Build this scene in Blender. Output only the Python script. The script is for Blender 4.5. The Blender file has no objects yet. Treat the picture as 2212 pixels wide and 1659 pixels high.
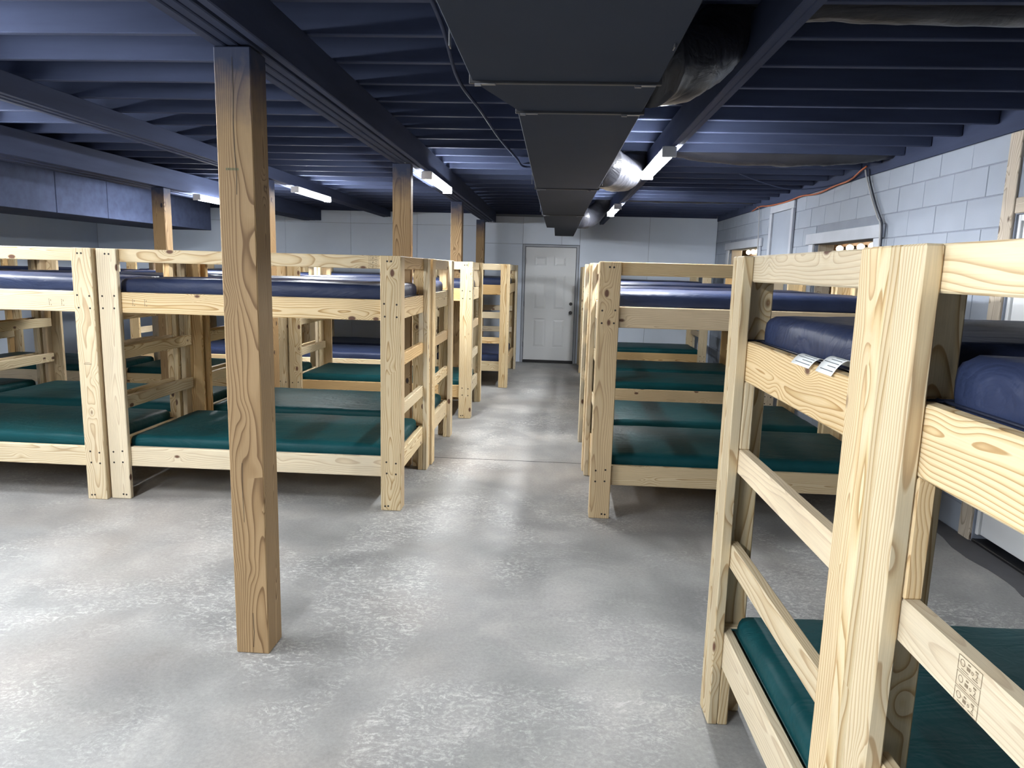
import bpy, bmesh, math, random
from mathutils import Vector, Matrix, noise
random.seed(7)
S = bpy.context.scene
C = S.collection
R = math.radians

# ------------------------------------------------------------------ camera
F_PX, PITCH, YAW, ROLL, EYE = 1519.34, 9.2842, 3.4422, -1.5245, 1.69
cam = bpy.data.cameras.new('camera'); cam.sensor_fit = 'HORIZONTAL'; cam.sensor_width = 36.0
cam.lens = F_PX / 2212.0 * 36.0; cam.clip_start = 0.02; cam.clip_end = 100
co = bpy.data.objects.new('camera', cam); C.objects.link(co); S.camera = co
p, y, r = R(PITCH), R(YAW), R(ROLL)
fwd = Vector((-math.sin(y)*math.cos(p), math.cos(y)*math.cos(p), -math.sin(p)))
r0 = Vector((math.cos(y), math.sin(y), 0)); u0 = r0.cross(fwd)
rt = r0*math.cos(r) - u0*math.sin(r); up = r0*math.sin(r) + u0*math.cos(r)
M = Matrix((rt, up, -fwd)).transposed().to_4x4(); M.translation = (0, 0, EYE); co.matrix_world = M

# ------------------------------------------------------------------ world, exposure, lamp strength
w = bpy.data.worlds.new('world'); S.world = w; w.use_nodes = True
w.node_tree.nodes['Background'].inputs[0].default_value = (0.01, 0.012, 0.016, 1)
w.node_tree.nodes['Background'].inputs[1].default_value = 0.3
S.view_settings.view_transform = 'Standard'; S.view_settings.look = 'None'
S.view_settings.gamma = 1.0; S.view_settings.use_curve_mapping = False
S.view_settings.exposure = 2.68
LAMP_STRENGTH = 46.0
LAMP_COLOR = (0.96, 0.985, 1.0)
VANITY_STRENGTH = 4.5

# ------------------------------------------------------------------ materials
def newmat(name):
    m = bpy.data.materials.new(name); m.use_nodes = True
    return m, m.node_tree, m.node_tree.nodes, m.node_tree.links, m.node_tree.nodes['Principled BSDF']

def ramp(N, stops):
    n = N.new('ShaderNodeValToRGB'); e = n.color_ramp.elements
    while len(e) > 1: e.remove(e[-1])
    e[0].position = stops[0][0]; e[0].color = (*stops[0][1], 1)
    for pos, col in stops[1:]:
        q = e.new(pos); q.color = (*col, 1)
    return n

def mth(N, L, op, a, b=None, c=None):
    n = N.new('ShaderNodeMath'); n.operation = op
    for i, v in enumerate((a, b, c)):
        if v is None: continue
        if isinstance(v, (int, float)): n.inputs[i].default_value = v
        else: L.new(v, n.inputs[i])
    return n.outputs[0]

def vmt(N, L, op, a, b=None):
    n = N.new('ShaderNodeVectorMath'); n.operation = op
    for i, v in enumerate((a, b)):
        if v is None: continue
        if isinstance(v, tuple): n.inputs[i].default_value = v
        elif isinstance(v, (int, float)): n.inputs[3].default_value = v
        else: L.new(v, n.inputs[i])
    return n.outputs[0]

def mixc(N, L, fac, a, b, blend='MIX'):
    n = N.new('ShaderNodeMix'); n.data_type = 'RGBA'; n.blend_type = blend
    for s, v in ((0, fac), (6, a), (7, b)):
        if isinstance(v, tuple): n.inputs[s].default_value = (*v, 1)
        elif isinstance(v, (int, float)): n.inputs[s].default_value = v
        else: L.new(v, n.inputs[s])
    return n.outputs[2]

def wood(name, light, mid, dark, knot, freq=105, warp=0.05, rough=0.62, vlo=0.82, vhi=1.08, knots=1.0, tint=(0.80, 0.52, 0.24), tintamt=0.35, grey=(0.62, 0.56, 0.45), greyamt=0.0):
    m, T, N, L, P = newmat(name)
    tc = N.new('ShaderNodeTexCoord').outputs['Object']
    rnd = N.new('ShaderNodeObjectInfo').outputs['Random']
    wn = N.new('ShaderNodeTexWhiteNoise'); wn.noise_dimensions = '1D'
    L.new(mth(N, L, 'MULTIPLY', rnd, 913.7), wn.inputs['W'])
    cc = vmt(N, L, 'SUBTRACT', wn.outputs['Color'], (0.5, 0.5, 0.5))
    off = vmt(N, L, 'MULTIPLY', cc, (40.0, 0.15, 0.18))
    far = vmt(N, L, 'MULTIPLY', cc, (40.0, 9.0, 7.0))
    P0 = vmt(N, L, 'ADD', tc, off)
    PF = vmt(N, L, 'ADD', tc, far)
    # slow wander of the pith along the board
    nz = N.new('ShaderNodeTexNoise'); nz.inputs['Scale'].default_value = 1.0; nz.inputs['Detail'].default_value = 1.5
    L.new(vmt(N, L, 'MULTIPLY', PF, (1.35, 5.0, 5.0)), nz.inputs['Vector'])
    d1 = vmt(N, L, 'MULTIPLY', vmt(N, L, 'SUBTRACT', nz.outputs['Color'], (0.5, 0.5, 0.5)), (0.0, warp*2.2, warp*2.2))
    Pw = vmt(N, L, 'ADD', P0, d1)
    # knots
    vo = N.new('ShaderNodeTexVoronoi'); vo.inputs['Scale'].default_value = 1.0
    L.new(vmt(N, L, 'MULTIPLY', PF, (4.6, 8.5, 8.5)), vo.inputs['Vector'])
    dist = vo.outputs['Distance']
    sep = N.new('ShaderNodeSeparateColor'); L.new(vo.outputs['Color'], sep.inputs[0])
    msk = mth(N, L, 'GREATER_THAN', sep.outputs[0], 1.0 - 0.62*knots)
    halo = mth(N, L, 'MULTIPLY', mth(N, L, 'SMOOTH_MIN', 1.0, mth(N, L, 'MAXIMUM', mth(N, L, 'SUBTRACT', 1.0, mth(N, L, 'MULTIPLY', dist, 2.1)), 0.0), 0.1), msk)
    halo2 = mth(N, L, 'POWER', halo, 2.0)
    sp = N.new('ShaderNodeSeparateXYZ'); L.new(vmt(N, L, 'MULTIPLY', Pw, (0.0, 1.0, 1.0)), sp.inputs[0])
    ln = N.new('ShaderNodeVectorMath'); ln.operation = 'LENGTH'
    L.new(vmt(N, L, 'MULTIPLY', Pw, (0.0, 1.0, 1.0)), ln.inputs[0])
    rad = mth(N, L, 'ADD', ln.outputs['Value'], mth(N, L, 'MULTIPLY', halo2, 0.045))
    ring = mth(N, L, 'FRACT', mth(N, L, 'MULTIPLY', rad, freq))
    rp = ramp(N, [(0.0, light), (0.40, light), (0.74, mid), (0.90, dark), (0.96, dark), (1.0, light)])
    L.new(ring, rp.inputs[0])
    # fibres
    nf = N.new('ShaderNodeTexNoise'); nf.inputs['Scale'].default_value = 1.0; nf.inputs['Detail'].default_value = 2
    L.new(vmt(N, L, 'MULTIPLY', PF, (9.0, 330.0, 330.0)), nf.inputs['Vector'])
    fib = mth(N, L, 'MULTIPLY_ADD', nf.outputs[0], 0.30, 0.85)
    # broad blotches
    nb = N.new('ShaderNodeTexNoise'); nb.inputs['Scale'].default_value = 1.0; nb.inputs['Detail'].default_value = 3
    L.new(vmt(N, L, 'MULTIPLY', PF, (2.0, 9.0, 9.0)), nb.inputs['Vector'])
    blo = mth(N, L, 'MULTIPLY_ADD', nb.outputs[0], 0.34, 0.83)
    val = mth(N, L, 'MULTIPLY', mth(N, L, 'MULTIPLY', fib, blo), mth(N, L, 'MULTIPLY_ADD', rnd, vhi - vlo, vlo))
    col = mixc(N, L, mth(N, L, 'MULTIPLY', sep.outputs[1], 0.0), rp.outputs[0], dark)
    s2 = N.new('ShaderNodeSeparateColor'); L.new(wn.outputs['Color'], s2.inputs[0])
    tf = mth(N, L, 'MULTIPLY', mth(N, L, 'POWER', s2.outputs[1], 2.5), tintamt)
    col = mixc(N, L, tf, col, tint, 'MULTIPLY')
    gf = mth(N, L, 'MULTIPLY', mth(N, L, 'POWER', s2.outputs[0], 2.0), greyamt)
    col = mixc(N, L, gf, col, grey)
    vc = N.new('ShaderNodeCombineColor')
    for i in range(3): L.new(val, vc.inputs[i])
    col = mixc(N, L, 1.0, col, vc.outputs[0], 'MULTIPLY')
    kn = ramp(N, [(0.0, (0, 0, 0)), (0.70, (0, 0, 0)), (0.80, (1, 1, 1)), (1.0, (1, 1, 1))])
    L.new(halo, kn.inputs[0])
    col = mixc(N, L, kn.outputs[0], col, knot)
    L.new(col, P.inputs['Base Color']); P.inputs['Roughness'].default_value = rough
    P.inputs['Specular IOR Level'].default_value = 0.3
    b = N.new('ShaderNodeBump'); b.inputs['Strength'].default_value = 0.12; b.inputs['Distance'].default_value = 0.002
    L.new(nf.outputs[0], b.inputs['Height']); L.new(b.outputs[0], P.inputs['Normal'])
    return m

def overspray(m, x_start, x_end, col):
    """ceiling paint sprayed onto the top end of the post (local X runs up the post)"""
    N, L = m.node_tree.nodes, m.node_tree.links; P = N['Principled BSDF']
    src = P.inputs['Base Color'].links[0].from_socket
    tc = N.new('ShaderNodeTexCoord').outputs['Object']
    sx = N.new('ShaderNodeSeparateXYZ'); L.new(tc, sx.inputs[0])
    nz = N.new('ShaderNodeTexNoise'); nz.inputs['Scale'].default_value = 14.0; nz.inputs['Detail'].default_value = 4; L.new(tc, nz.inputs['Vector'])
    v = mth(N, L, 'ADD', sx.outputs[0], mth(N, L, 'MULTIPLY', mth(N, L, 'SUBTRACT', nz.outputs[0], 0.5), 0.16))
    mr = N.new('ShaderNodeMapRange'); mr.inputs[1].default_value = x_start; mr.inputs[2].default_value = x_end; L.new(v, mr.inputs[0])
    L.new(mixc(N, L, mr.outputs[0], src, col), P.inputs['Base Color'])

def paint(name, col, rough=0.6, var=0.10, scale=3.0, bump=0.05, bscale=60, spec=0.35, streak=None):
    m, T, N, L, P = newmat(name)
    tc = N.new('ShaderNodeTexCoord').outputs['Object']
    nz = N.new('ShaderNodeTexNoise'); nz.inputs['Scale'].default_value = scale; nz.inputs['Detail'].default_value = 5
    L.new(vmt(N, L, 'MULTIPLY', tc, streak) if streak else tc, nz.inputs['Vector'])
    rp = ramp(N, [(0.3, tuple(c*(1-var) for c in col)), (0.7, tuple(min(1, c*(1+var)) for c in col))])
    L.new(nz.outputs[0], rp.inputs[0]); L.new(rp.outputs[0], P.inputs['Base Color'])
    P.inputs['Roughness'].default_value = rough; P.inputs['Specular IOR Level'].default_value = spec
    n2 = N.new('ShaderNodeTexNoise'); n2.inputs['Scale'].default_value = bscale; n2.inputs['Detail'].default_value = 3
    L.new(tc, n2.inputs['Vector'])
    b = N.new('ShaderNodeBump'); b.inputs['Strength'].default_value = bump; b.inputs['Distance'].default_value = 0.004
    L.new(n2.outputs[0], b.inputs['Height']); L.new(b.outputs[0], P.inputs['Normal'])
    return m

def vinyl(name, col, rough=0.42, spec=0.22):
    m, T, N, L, P = newmat(name)
    tc = N.new('ShaderNodeTexCoord').outputs['Object']
    rnd = N.new('ShaderNodeObjectInfo').outputs['Random']
    cx = N.new('ShaderNodeCombineXYZ'); L.new(mth(N, L, 'MULTIPLY', rnd, 50.0), cx.inputs[0]); L.new(mth(N, L, 'MULTIPLY', rnd, 31.0), cx.inputs[1])
    pp = vmt(N, L, 'ADD', tc, cx.outputs[0])
    nz = N.new('ShaderNodeTexNoise'); nz.inputs['Scale'].default_value = 5.0; nz.inputs['Detail'].default_value = 4
    L.new(pp, nz.inputs['Vector'])
    rp = ramp(N, [(0.3, tuple(c*0.88 for c in col)), (0.7, tuple(c*1.12 for c in col))]); L.new(nz.outputs[0], rp.inputs[0])
    L.new(rp.outputs[0], P.inputs['Base Color'])
    P.inputs['Roughness'].default_value = rough; P.inputs['Specular IOR Level'].default_value = spec
    # creases: warped wave bands with a noise mask
    wv = N.new('ShaderNodeTexNoise'); wv.inputs['Scale'].default_value = 1.0; wv.inputs['Detail'].default_value = 3; wv.inputs['Distortion'].default_value = 1.6
    L.new(vmt(N, L, 'MULTIPLY', pp, (2.0, 5.5, 6.0)), wv.inputs['Vector'])
    w2 = N.new('ShaderNodeTexNoise'); w2.inputs['Scale'].default_value = 11.0; w2.inputs['Detail'].default_value = 3; w2.inputs['Distortion'].default_value = 2.0
    L.new(pp, w2.inputs['Vector'])
    h = mth(N, L, 'ADD', mth(N, L, 'ABSOLUTE', mth(N, L, 'SUBTRACT', wv.outputs[0], 0.5)), mth(N, L, 'MULTIPLY', w2.outputs[0], 0.22))
    b = N.new('ShaderNodeBump'); b.inputs['Strength'].default_value = 0.7; b.inputs['Distance'].default_value = 0.016
    L.new(h, b.inputs['Height']); L.new(b.outputs[0], P.inputs['Normal'])
    return m

def plain(name, col, rough=0.5, metal=0.0, emit=None, es=0.0, spec=0.5):
    m, T, N, L, P = newmat(name)
    P.inputs['Base Color'].default_value = (*col, 1); P.inputs['Roughness'].default_value = rough
    P.inputs['Metallic'].default_value = metal; P.inputs['Specular IOR Level'].default_value = spec
    if emit: P.inputs['Emission Color'].default_value = (*emit, 1); P.inputs['Emission Strength'].default_value = es
    return m

def concrete(name):
    m, T, N, L, P = newmat(name)
    tc = N.new('ShaderNodeTexCoord').outputs['Object']
    def nt(scale, det, vec=None, dist=0.0, rgh=0.55):
        n = N.new('ShaderNodeTexNoise'); n.inputs['Scale'].default_value = scale; n.inputs['Detail'].default_value = det
        n.inputs['Distortion'].default_value = dist; n.inputs['Roughness'].default_value = rgh
        L.new(vec if vec else tc, n.inputs['Vector']); return n.outputs[0]
    big = nt(0.55, 4); med = nt(2.2, 6, dist=0.8); fine = nt(55, 9, rgh=0.82)
    smear = nt(1.0, 8, vmt(N, L, 'MULTIPLY', tc, (9.0, 15.0, 1.0)), 3.0, 0.80)
    base = ramp(N, [(0.34, (0.15, 0.151, 0.155)), (0.50, (0.255, 0.255, 0.252)), (0.66, (0.40, 0.392, 0.375))])
    L.new(mth(N, L, 'ADD', mth(N, L, 'MULTIPLY', big, 0.6), mth(N, L, 'MULTIPLY', med, 0.4)), base.inputs[0])
    # pale scuffed laitance: trowel smears, only in patches
    patch = ramp(N, [(0.46, (0, 0, 0)), (0.60, (1, 1, 1))]); L.new(nt(0.9, 4, dist=1.2), patch.inputs[0])
    sm = ramp(N, [(0.49, (0, 0, 0)), (0.60, (1, 1, 1))]); L.new(mth(N, L, 'ADD', mth(N, L, 'MULTIPLY', smear, 0.72), mth(N, L, 'MULTIPLY', fine, 0.28)), sm.inputs[0])
    fac = mth(N, L, 'MULTIPLY', mth(N, L, 'MULTIPLY', patch.outputs[0], sm.outputs[0]), 0.72)
    col = mixc(N, L, fac, base.outputs[0], (0.60, 0.595, 0.575))
    # brownish haze
    br = ramp(N, [(0.50, (0, 0, 0)), (0.75, (1, 1, 1))]); L.new(nt(0.7, 3, vmt(N, L, 'ADD', tc, (7.3, 2.1, 0))), br.inputs[0])
    col = mixc(N, L, mth(N, L, 'MULTIPLY', br.outputs[0], 0.45), col, (0.36, 0.31, 0.27))
    # dark scratches
    scr = ramp(N, [(0.30, (1, 1, 1)), (0.37, (0, 0, 0))]); L.new(smear, scr.inputs[0])
    col = mixc(N, L, mth(N, L, 'MULTIPLY', scr.outputs[0], 0.30), col, (0.20, 0.20, 0.21))
    fv = mth(N, L, 'MULTIPLY_ADD', fine, 1.1, 0.45)
    vc = N.new('ShaderNodeCombineColor')
    for i in range(3): L.new(fv, vc.inputs[i])
    col = mixc(N, L, 1.0, col, vc.outputs[0], 'MULTIPLY')
    L.new(col, P.inputs['Base Color'])
    rr = mth(N, L, 'MULTIPLY_ADD', med, 0.30, 0.34); L.new(rr, P.inputs['Roughness'])
    P.inputs['Specular IOR Level'].default_value = 0.45
    b = N.new('ShaderNodeBump'); b.inputs['Strength'].default_value = 0.18; b.inputs['Distance'].default_value = 0.006
    L.new(mth(N, L, 'ADD', mth(N, L, 'MULTIPLY', smear, 0.7), mth(N, L, 'MULTIPLY', fine, 0.3)), b.inputs['Height']); L.new(b.outputs[0], P.inputs['Normal'])
    return m

MAT = {}
MAT['pine'] = wood('pine_lumber', (0.72, 0.60, 0.385), (0.62, 0.475, 0.26), (0.42, 0.27, 0.115), (0.13, 0.065, 0.04), tintamt=0.85, tint=(0.88, 0.64, 0.34), greyamt=0.62, vlo=0.76, vhi=1.10)
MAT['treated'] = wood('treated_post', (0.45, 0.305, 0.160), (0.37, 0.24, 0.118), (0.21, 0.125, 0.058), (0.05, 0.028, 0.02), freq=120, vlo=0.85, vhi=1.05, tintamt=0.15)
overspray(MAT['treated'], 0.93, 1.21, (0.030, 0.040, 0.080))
MAT['ply'] = wood('plywood_deck', (0.62, 0.50, 0.33), (0.56, 0.43, 0.27), (0.46, 0.33, 0.19), (0.2, 0.12, 0.07), freq=40, knots=0.3)
MAT['old'] = wood('weathered_jamb', (0.50, 0.44, 0.36), (0.42, 0.36, 0.29), (0.30, 0.25, 0.19), (0.10, 0.07, 0.05), tintamt=0.1)
MAT['dark_board'] = wood('stained_board', (0.20, 0.125, 0.07), (0.16, 0.10, 0.055), (0.10, 0.06, 0.03), (0.05, 0.03, 0.02))
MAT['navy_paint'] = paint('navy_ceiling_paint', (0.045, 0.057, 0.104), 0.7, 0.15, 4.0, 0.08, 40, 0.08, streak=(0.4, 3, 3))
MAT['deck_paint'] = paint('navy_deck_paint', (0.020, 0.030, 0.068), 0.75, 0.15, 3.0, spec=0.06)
MAT['duct_paint'] = paint('charcoal_duct_paint', (0.034, 0.042, 0.062), 0.75, 0.06, 1.5, 0.03, 30, 0.06)
MAT['seam'] = plain('duct_seam', (0.02, 0.021, 0.026), 0.5)
MAT['galv'] = plain('galvanised_cleat', (0.16, 0.165, 0.18), 0.38, 0.6)
MAT['wall'] = paint('grey_wall_paint', (0.70, 0.775, 0.90), 0.62, 0.05, 1.2, 0.06, 90)
MAT['block'] = paint('painted_block', (0.30, 0.34, 0.41), 0.6, 0.06, 2.0, 0.22, 120)
MAT['mortar'] = paint('painted_mortar', (0.23, 0.26, 0.32), 0.65, 0.08, 6.0, 0.2, 120)
MAT['trim'] = paint('painted_trim', (0.42, 0.45, 0.51), 0.55, 0.08, 3.0, 0.05, 50)
MAT['door'] = paint('white_door_paint', (0.70, 0.72, 0.74), 0.42, 0.03, 1.0, 0.01, 50)
MAT['floor'] = concrete('concrete_floor')
MAT['patchmat'] = paint('dark_patch', (0.085, 0.085, 0.092), 0.7, 0.12, 5.0, 0.2, 60)
MAT['navy'] = vinyl('navy_vinyl', (0.022, 0.032, 0.075), 0.46)
MAT['green'] = vinyl('green_vinyl', (0.005, 0.052, 0.060), 0.48, 0.13)
MAT['navy_seam'] = plain('navy_piping', (0.012, 0.016, 0.035), 0.45)
MAT['green_seam'] = plain('green_piping', (0.008, 0.045, 0.050), 0.45)
MAT['plastic'] = vinyl('black_duct_wrap', (0.026, 0.027, 0.034), 0.34, 0.4)
MAT['black'] = plain('black_metal', (0.012, 0.012, 0.014), 0.4)
MAT['screw'] = plain('screw_hole', (0.02, 0.014, 0.010), 0.6)
MAT['ink'] = plain('stamp_ink', (0.20, 0.155, 0.10), 0.8)
MAT['mill_green'] = plain('mill_green_ink', (0.15, 0.165, 0.095), 0.8)
MAT['ink_dark'] = plain('tag_print', (0.10, 0.12, 0.13), 0.8)
MAT['paper'] = plain('tag_paper', (0.82, 0.85, 0.86), 0.7)
MAT['lamp'] = plain('lamp_diffuser', (0.9, 0.9, 0.9), 0.4, 0, LAMP_COLOR, LAMP_STRENGTH)
MAT['lamp_body'] = plain('lamp_housing', (0.55, 0.56, 0.58), 0.4)
MAT['bulb'] = plain('vanity_bulb', (0.95, 0.9, 0.8), 0.3, 0, (1.0, 0.86, 0.62), VANITY_STRENGTH)
MAT['vanity'] = plain('vanity_bar', (0.16, 0.10, 0.065), 0.45)
MAT['cable_grey'] = plain('cable_grey', (0.40, 0.40, 0.41), 0.5)
MAT['cable_orange'] = plain('cable_orange', (0.42, 0.12, 0.05), 0.55)
MAT['cable_black'] = plain('cable_black', (0.03, 0.033, 0.045), 0.5)

# ------------------------------------------------------------------ builders
def link(o, parent=None):
    C.objects.link(o)
    if parent is not None: o.parent = parent
    return o

def tag(o, label=None, cat=None, group=None, kind=None):
    if label: o['label'] = label
    if cat: o['category'] = cat
    if group: o['group'] = group
    if kind: o['kind'] = kind
    return o

def empty(name, loc=(0, 0, 0), rz=0.0):
    o = bpy.data.objects.new(name, None); o.location = loc; o.rotation_euler = (0, 0, rz); o.empty_display_size = 0.1
    return link(o)

def mesh_from(bm, name, mat, smooth=False):
    me = bpy.data.meshes.new(name); bm.to_mesh(me); bm.free()
    if mat is not None: me.materials.append(mat)
    if smooth:
        for f in me.polygons: f.use_smooth = True
    return me

CACHE = {}
def box_bm(l, w, t, bev=0.003):
    bm = bmesh.new(); bmesh.ops.create_cube(bm, size=1.0)
    bmesh.ops.scale(bm, vec=(l, w, t), verts=bm.verts)
    if bev > 0:
        bmesh.ops.bevel(bm, geom=bm.edges[:], offset=min(bev, 0.3*min(l, w, t)), segments=1, affect='EDGES')
    return bm

AX = {'x': Vector((1, 0, 0)), 'y': Vector((0, 1, 0)), 'z': Vector((0, 0, 1))}
def board(name, lo, hi, mat, parent=None, grain=None, bev=0.0042):
    """One plank between corners lo and hi; its long axis is local X so the grain runs along it."""
    lo = Vector(lo); hi = Vector(hi); d = hi - lo; c = (hi + lo)/2
    ax = ['x', 'y', 'z']
    g = grain or max(ax, key=lambda a: d['xyz'.index(a)])
    rest = [a for a in ax if a != g]
    rest.sort(key=lambda a: -d['xyz'.index(a)])
    l, ww, t = d['xyz'.index(g)], d['xyz'.index(rest[0])], d['xyz'.index(rest[1])]
    key = (round(l, 4), round(ww, 4), round(t, 4), mat.name, bev)
    if key not in CACHE: CACHE[key] = mesh_from(box_bm(l, ww, t, bev), name, mat)
    o = bpy.data.objects.new(name, CACHE[key])
    a, b = AX[g], AX[rest[0]]; n = a.cross(b)
    m = Matrix((a, b, n)).transposed().to_4x4(); m.translation = c
    o.matrix_basis = m
    return link(o, parent)

def abox(bm, lo, hi):
    q = bmesh.ops.create_cube(bm, size=1.0)['verts']
    lo = Vector(lo); hi = Vector(hi); d = hi - lo; c = (lo + hi)/2
    for v in q: v.co = Vector((v.co.x*d.x, v.co.y*d.y, v.co.z*d.z)) + c
    return q

def boxes(name, lst, mat, parent=None, bev=0.0):
    bm = bmesh.new()
    for lo, hi in lst: abox(bm, lo, hi)
    if bev: bmesh.ops.bevel(bm, geom=bm.edges[:], offset=bev, segments=1, affect='EDGES')
    o = bpy.data.objects.new(name, mesh_from(bm, name, mat))
    return link(o, parent)

def catmull(pts, n=8):
    pts = [Vector(q) for q in pts]; out = []
    ext = [pts[0]*2 - pts[1]] + pts + [pts[-1]*2 - pts[-2]]
    for i in range(1, len(ext)-2):
        a, b, c, d = ext[i-1:i+3]
        for k in range(n):
            t = k/n
            out.append(0.5*((2*b) + (c-a)*t + (2*a-5*b+4*c-d)*t*t + (3*b-a-3*c+d)*t**3))
    out.append(pts[-1]); return out

def tube_mesh(name, pts, rad, mat, seg=8, n=6, wob=0.0, caps=True, rfun=None):
    P = catmull(pts, n); bm = bmesh.new(); rings = []
    prev = None
    for i, q in enumerate(P):
        d = (P[min(i+1, len(P)-1)] - P[max(i-1, 0)]).normalized()
        if prev is None:
            u = d.orthogonal().normalized()
        else:
            u = (prev - d*prev.dot(d)).normalized()
        prev = u; v = d.cross(u); rr = rfun(i/(len(P)-1)) if rfun else rad
        ring = []
        for k in range(seg):
            a = 2*math.pi*k/seg; dr = u*math.cos(a) + v*math.sin(a)
            w_ = 0.0
            if wob:
                s = q + dr*rr
                w_ = wob*(noise.noise(Vector((s.x*7, s.y*7, s.z*4)))*0.9 + abs(noise.noise(Vector((s.x*23, s.y*23, s.z*9))))*0.8)
            ring.append(bm.verts.new(q + dr*(rr + w_)))
        rings.append(ring)
    for a, b in zip(rings, rings[1:]):
        for k in range(seg): bm.faces.new((a[k], a[(k+1) % seg], b[(k+1) % seg], b[k]))
    if caps: bm.faces.new(rings[0][::-1]); bm.faces.new(rings[-1])
    return mesh_from(bm, name, mat, True)

def tube(name, pts, rad, mat, parent=None, **k):
    return link(bpy.data.objects.new(name, tube_mesh(name, pts, rad, mat, **k)), parent)

def cyl_bm(bm, c, axis, rad, h, seg=10):
    axis = Vector(axis).normalized(); u = axis.orthogonal().normalized(); v = axis.cross(u); c = Vector(c)
    a = [bm.verts.new(c + (u*math.cos(2*math.pi*k/seg) + v*math.sin(2*math.pi*k/seg))*rad) for k in range(seg)]
    b = [bm.verts.new(q.co + axis*h) for q in a]
    for k in range(seg): bm.faces.new((a[k], a[(k+1) % seg], b[(k+1) % seg], b[k]))
    bm.faces.new(a[::-1]); bm.faces.new(b)

def copy_tree(o, parent=None):
    c = o.copy(); C.objects.link(c); c.parent = parent; c.matrix_parent_inverse = o.matrix_parent_inverse.copy()
    for ch in list(KIDS.get(o.name, [])): copy_tree(ch, c)
    return c
KIDS = {}

# ------------------------------------------------------------------ room shell
XL, XR, YN, YF, ZC = -8.6, 2.78, -3.6, 12.88, 2.915
fl = boxes('floor', [((XL-0.1, YN-0.1, -0.12), (XR+0.9, YF+0.2, 0.0))], MAT['floor']); tag(fl, kind='structure')
# control joint sawn across the aisle
board('joint', (XL+0.1, 6.082, -0.001), (XR-0.05, 6.090, 0.0012), MAT['seam'], fl, bev=0)
# dark patching mortar along the right wall
bm = bmesh.new(); random.seed(3)
ys = [2.6 + 0.085*i for i in range(42)]
top = [bm.verts.new((XR - 0.03 - (0.14 if q < 5.0 else 0.07) - 0.02*math.sin(q*9) - random.uniform(0, 0.012), q, 0.004)) for q in ys]
wal = [bm.verts.new((XR - 0.002, q, 0.004)) for q in ys]
for i in range(len(ys)-1): bm.faces.new((top[i], wal[i], wal[i+1], top[i+1]))
r_ = bmesh.ops.extrude_face_region(bm, geom=bm.faces[:]); bmesh.ops.translate(bm, verts=[v for v in r_['geom'] if isinstance(v, bmesh.types.BMVert)], vec=(0, 0, -0.0035))
bmesh.ops.recalc_face_normals(bm, faces=bm.faces)
link(bpy.data.objects.new('mortar_patch', mesh_from(bm, 'mortar_patch', MAT['patchmat'])), fl)

# ceiling: sub-deck, joists, beams
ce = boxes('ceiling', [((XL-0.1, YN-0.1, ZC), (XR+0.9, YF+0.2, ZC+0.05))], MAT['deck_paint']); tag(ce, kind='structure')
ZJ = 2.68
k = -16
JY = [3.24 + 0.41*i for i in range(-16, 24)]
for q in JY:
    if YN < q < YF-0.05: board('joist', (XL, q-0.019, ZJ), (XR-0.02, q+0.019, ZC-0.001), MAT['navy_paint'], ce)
def beam(x0, x1, z0, plies, y0=YN, y1=YF-0.1, gap=0.003):
    e = bpy.data.objects.new('beam', None); e.location = ((x0+x1)/2, y0, z0); link(e, ce)
    wd = (x1-x0)/plies
    for i in range(plies):
        dz = 0.004*((i*7) % 3)
        o = board('beam_ply', (x0+wd*i+gap/2-(x0+x1)/2, 0, dz), (x0+wd*(i+1)-gap/2-(x0+x1)/2, y1-y0, ZJ-z0-0.001), MAT['navy_paint'], e)
    return e
beam(-1.342, -1.200, 2.50, 3); beam(-1.172, -1.130, 2.50, 1)
beam(0.700, 0.778, 2.50, 2)
beam(-3.17, -3.03, 2.55, 3)
beam(-4.62, -4.30, 2.46, 3)
beam(-6.6, -6.46, 2.5, 3)

# far wall: painted sheet panels with butt joints, behind them a flat backing
bw = boxes('wall_far', [((XL, YF+0.012, 0), (-0.645, YF+0.15, ZC)), ((0.375, YF+0.012, 0), (XR+0.3, YF+0.15, ZC)), ((-0.645, YF+0.012, 2.14), (0.375, YF+0.15, ZC))], MAT['mortar']); tag(bw, kind='structure')
def panel(x0, x1, z0, z1): board('wall_panel', (x0+0.002, YF, z0+0.002), (x1-0.002, YF+0.012, z1-0.002), MAT['wall'], bw, grain='x', bev=0.002)
xs = [-8.6, -7.45, -6.23, -5.01, -3.79, -2.57, -1.35]
for a, b in zip(xs, xs[1:]): panel(a, b, 0.0, 2.44); panel(a, b, 2.44, 2.70)
panel(-1.35, -0.645, 0, 2.14); panel(-1.35, -0.645, 2.14, 2.62); panel(-0.645, 0.05, 2.14, 2.62); panel(0.05, 0.375, 2.14, 2.62); panel(0.375, 1.6, 0, 2.66); panel(1.6, XR, 0, 2.66)
# plate board above the panels
board('plate', (XL+0.02, YF-0.03, 2.655), (XR-0.03, YF-0.001, ZC-0.002), MAT['navy_paint'], bw)

# left and near walls (outside the frame, they close the room)
tag(boxes('wall_left', [((XL-0.12, YN, 0), (XL, YF, ZC))], MAT['wall']), kind='structure')
tag(boxes('wall_near', [((XL, YN-0.12, 0), (XR+0.3, YN, ZC))], MAT['wall']), kind='structure')

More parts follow.
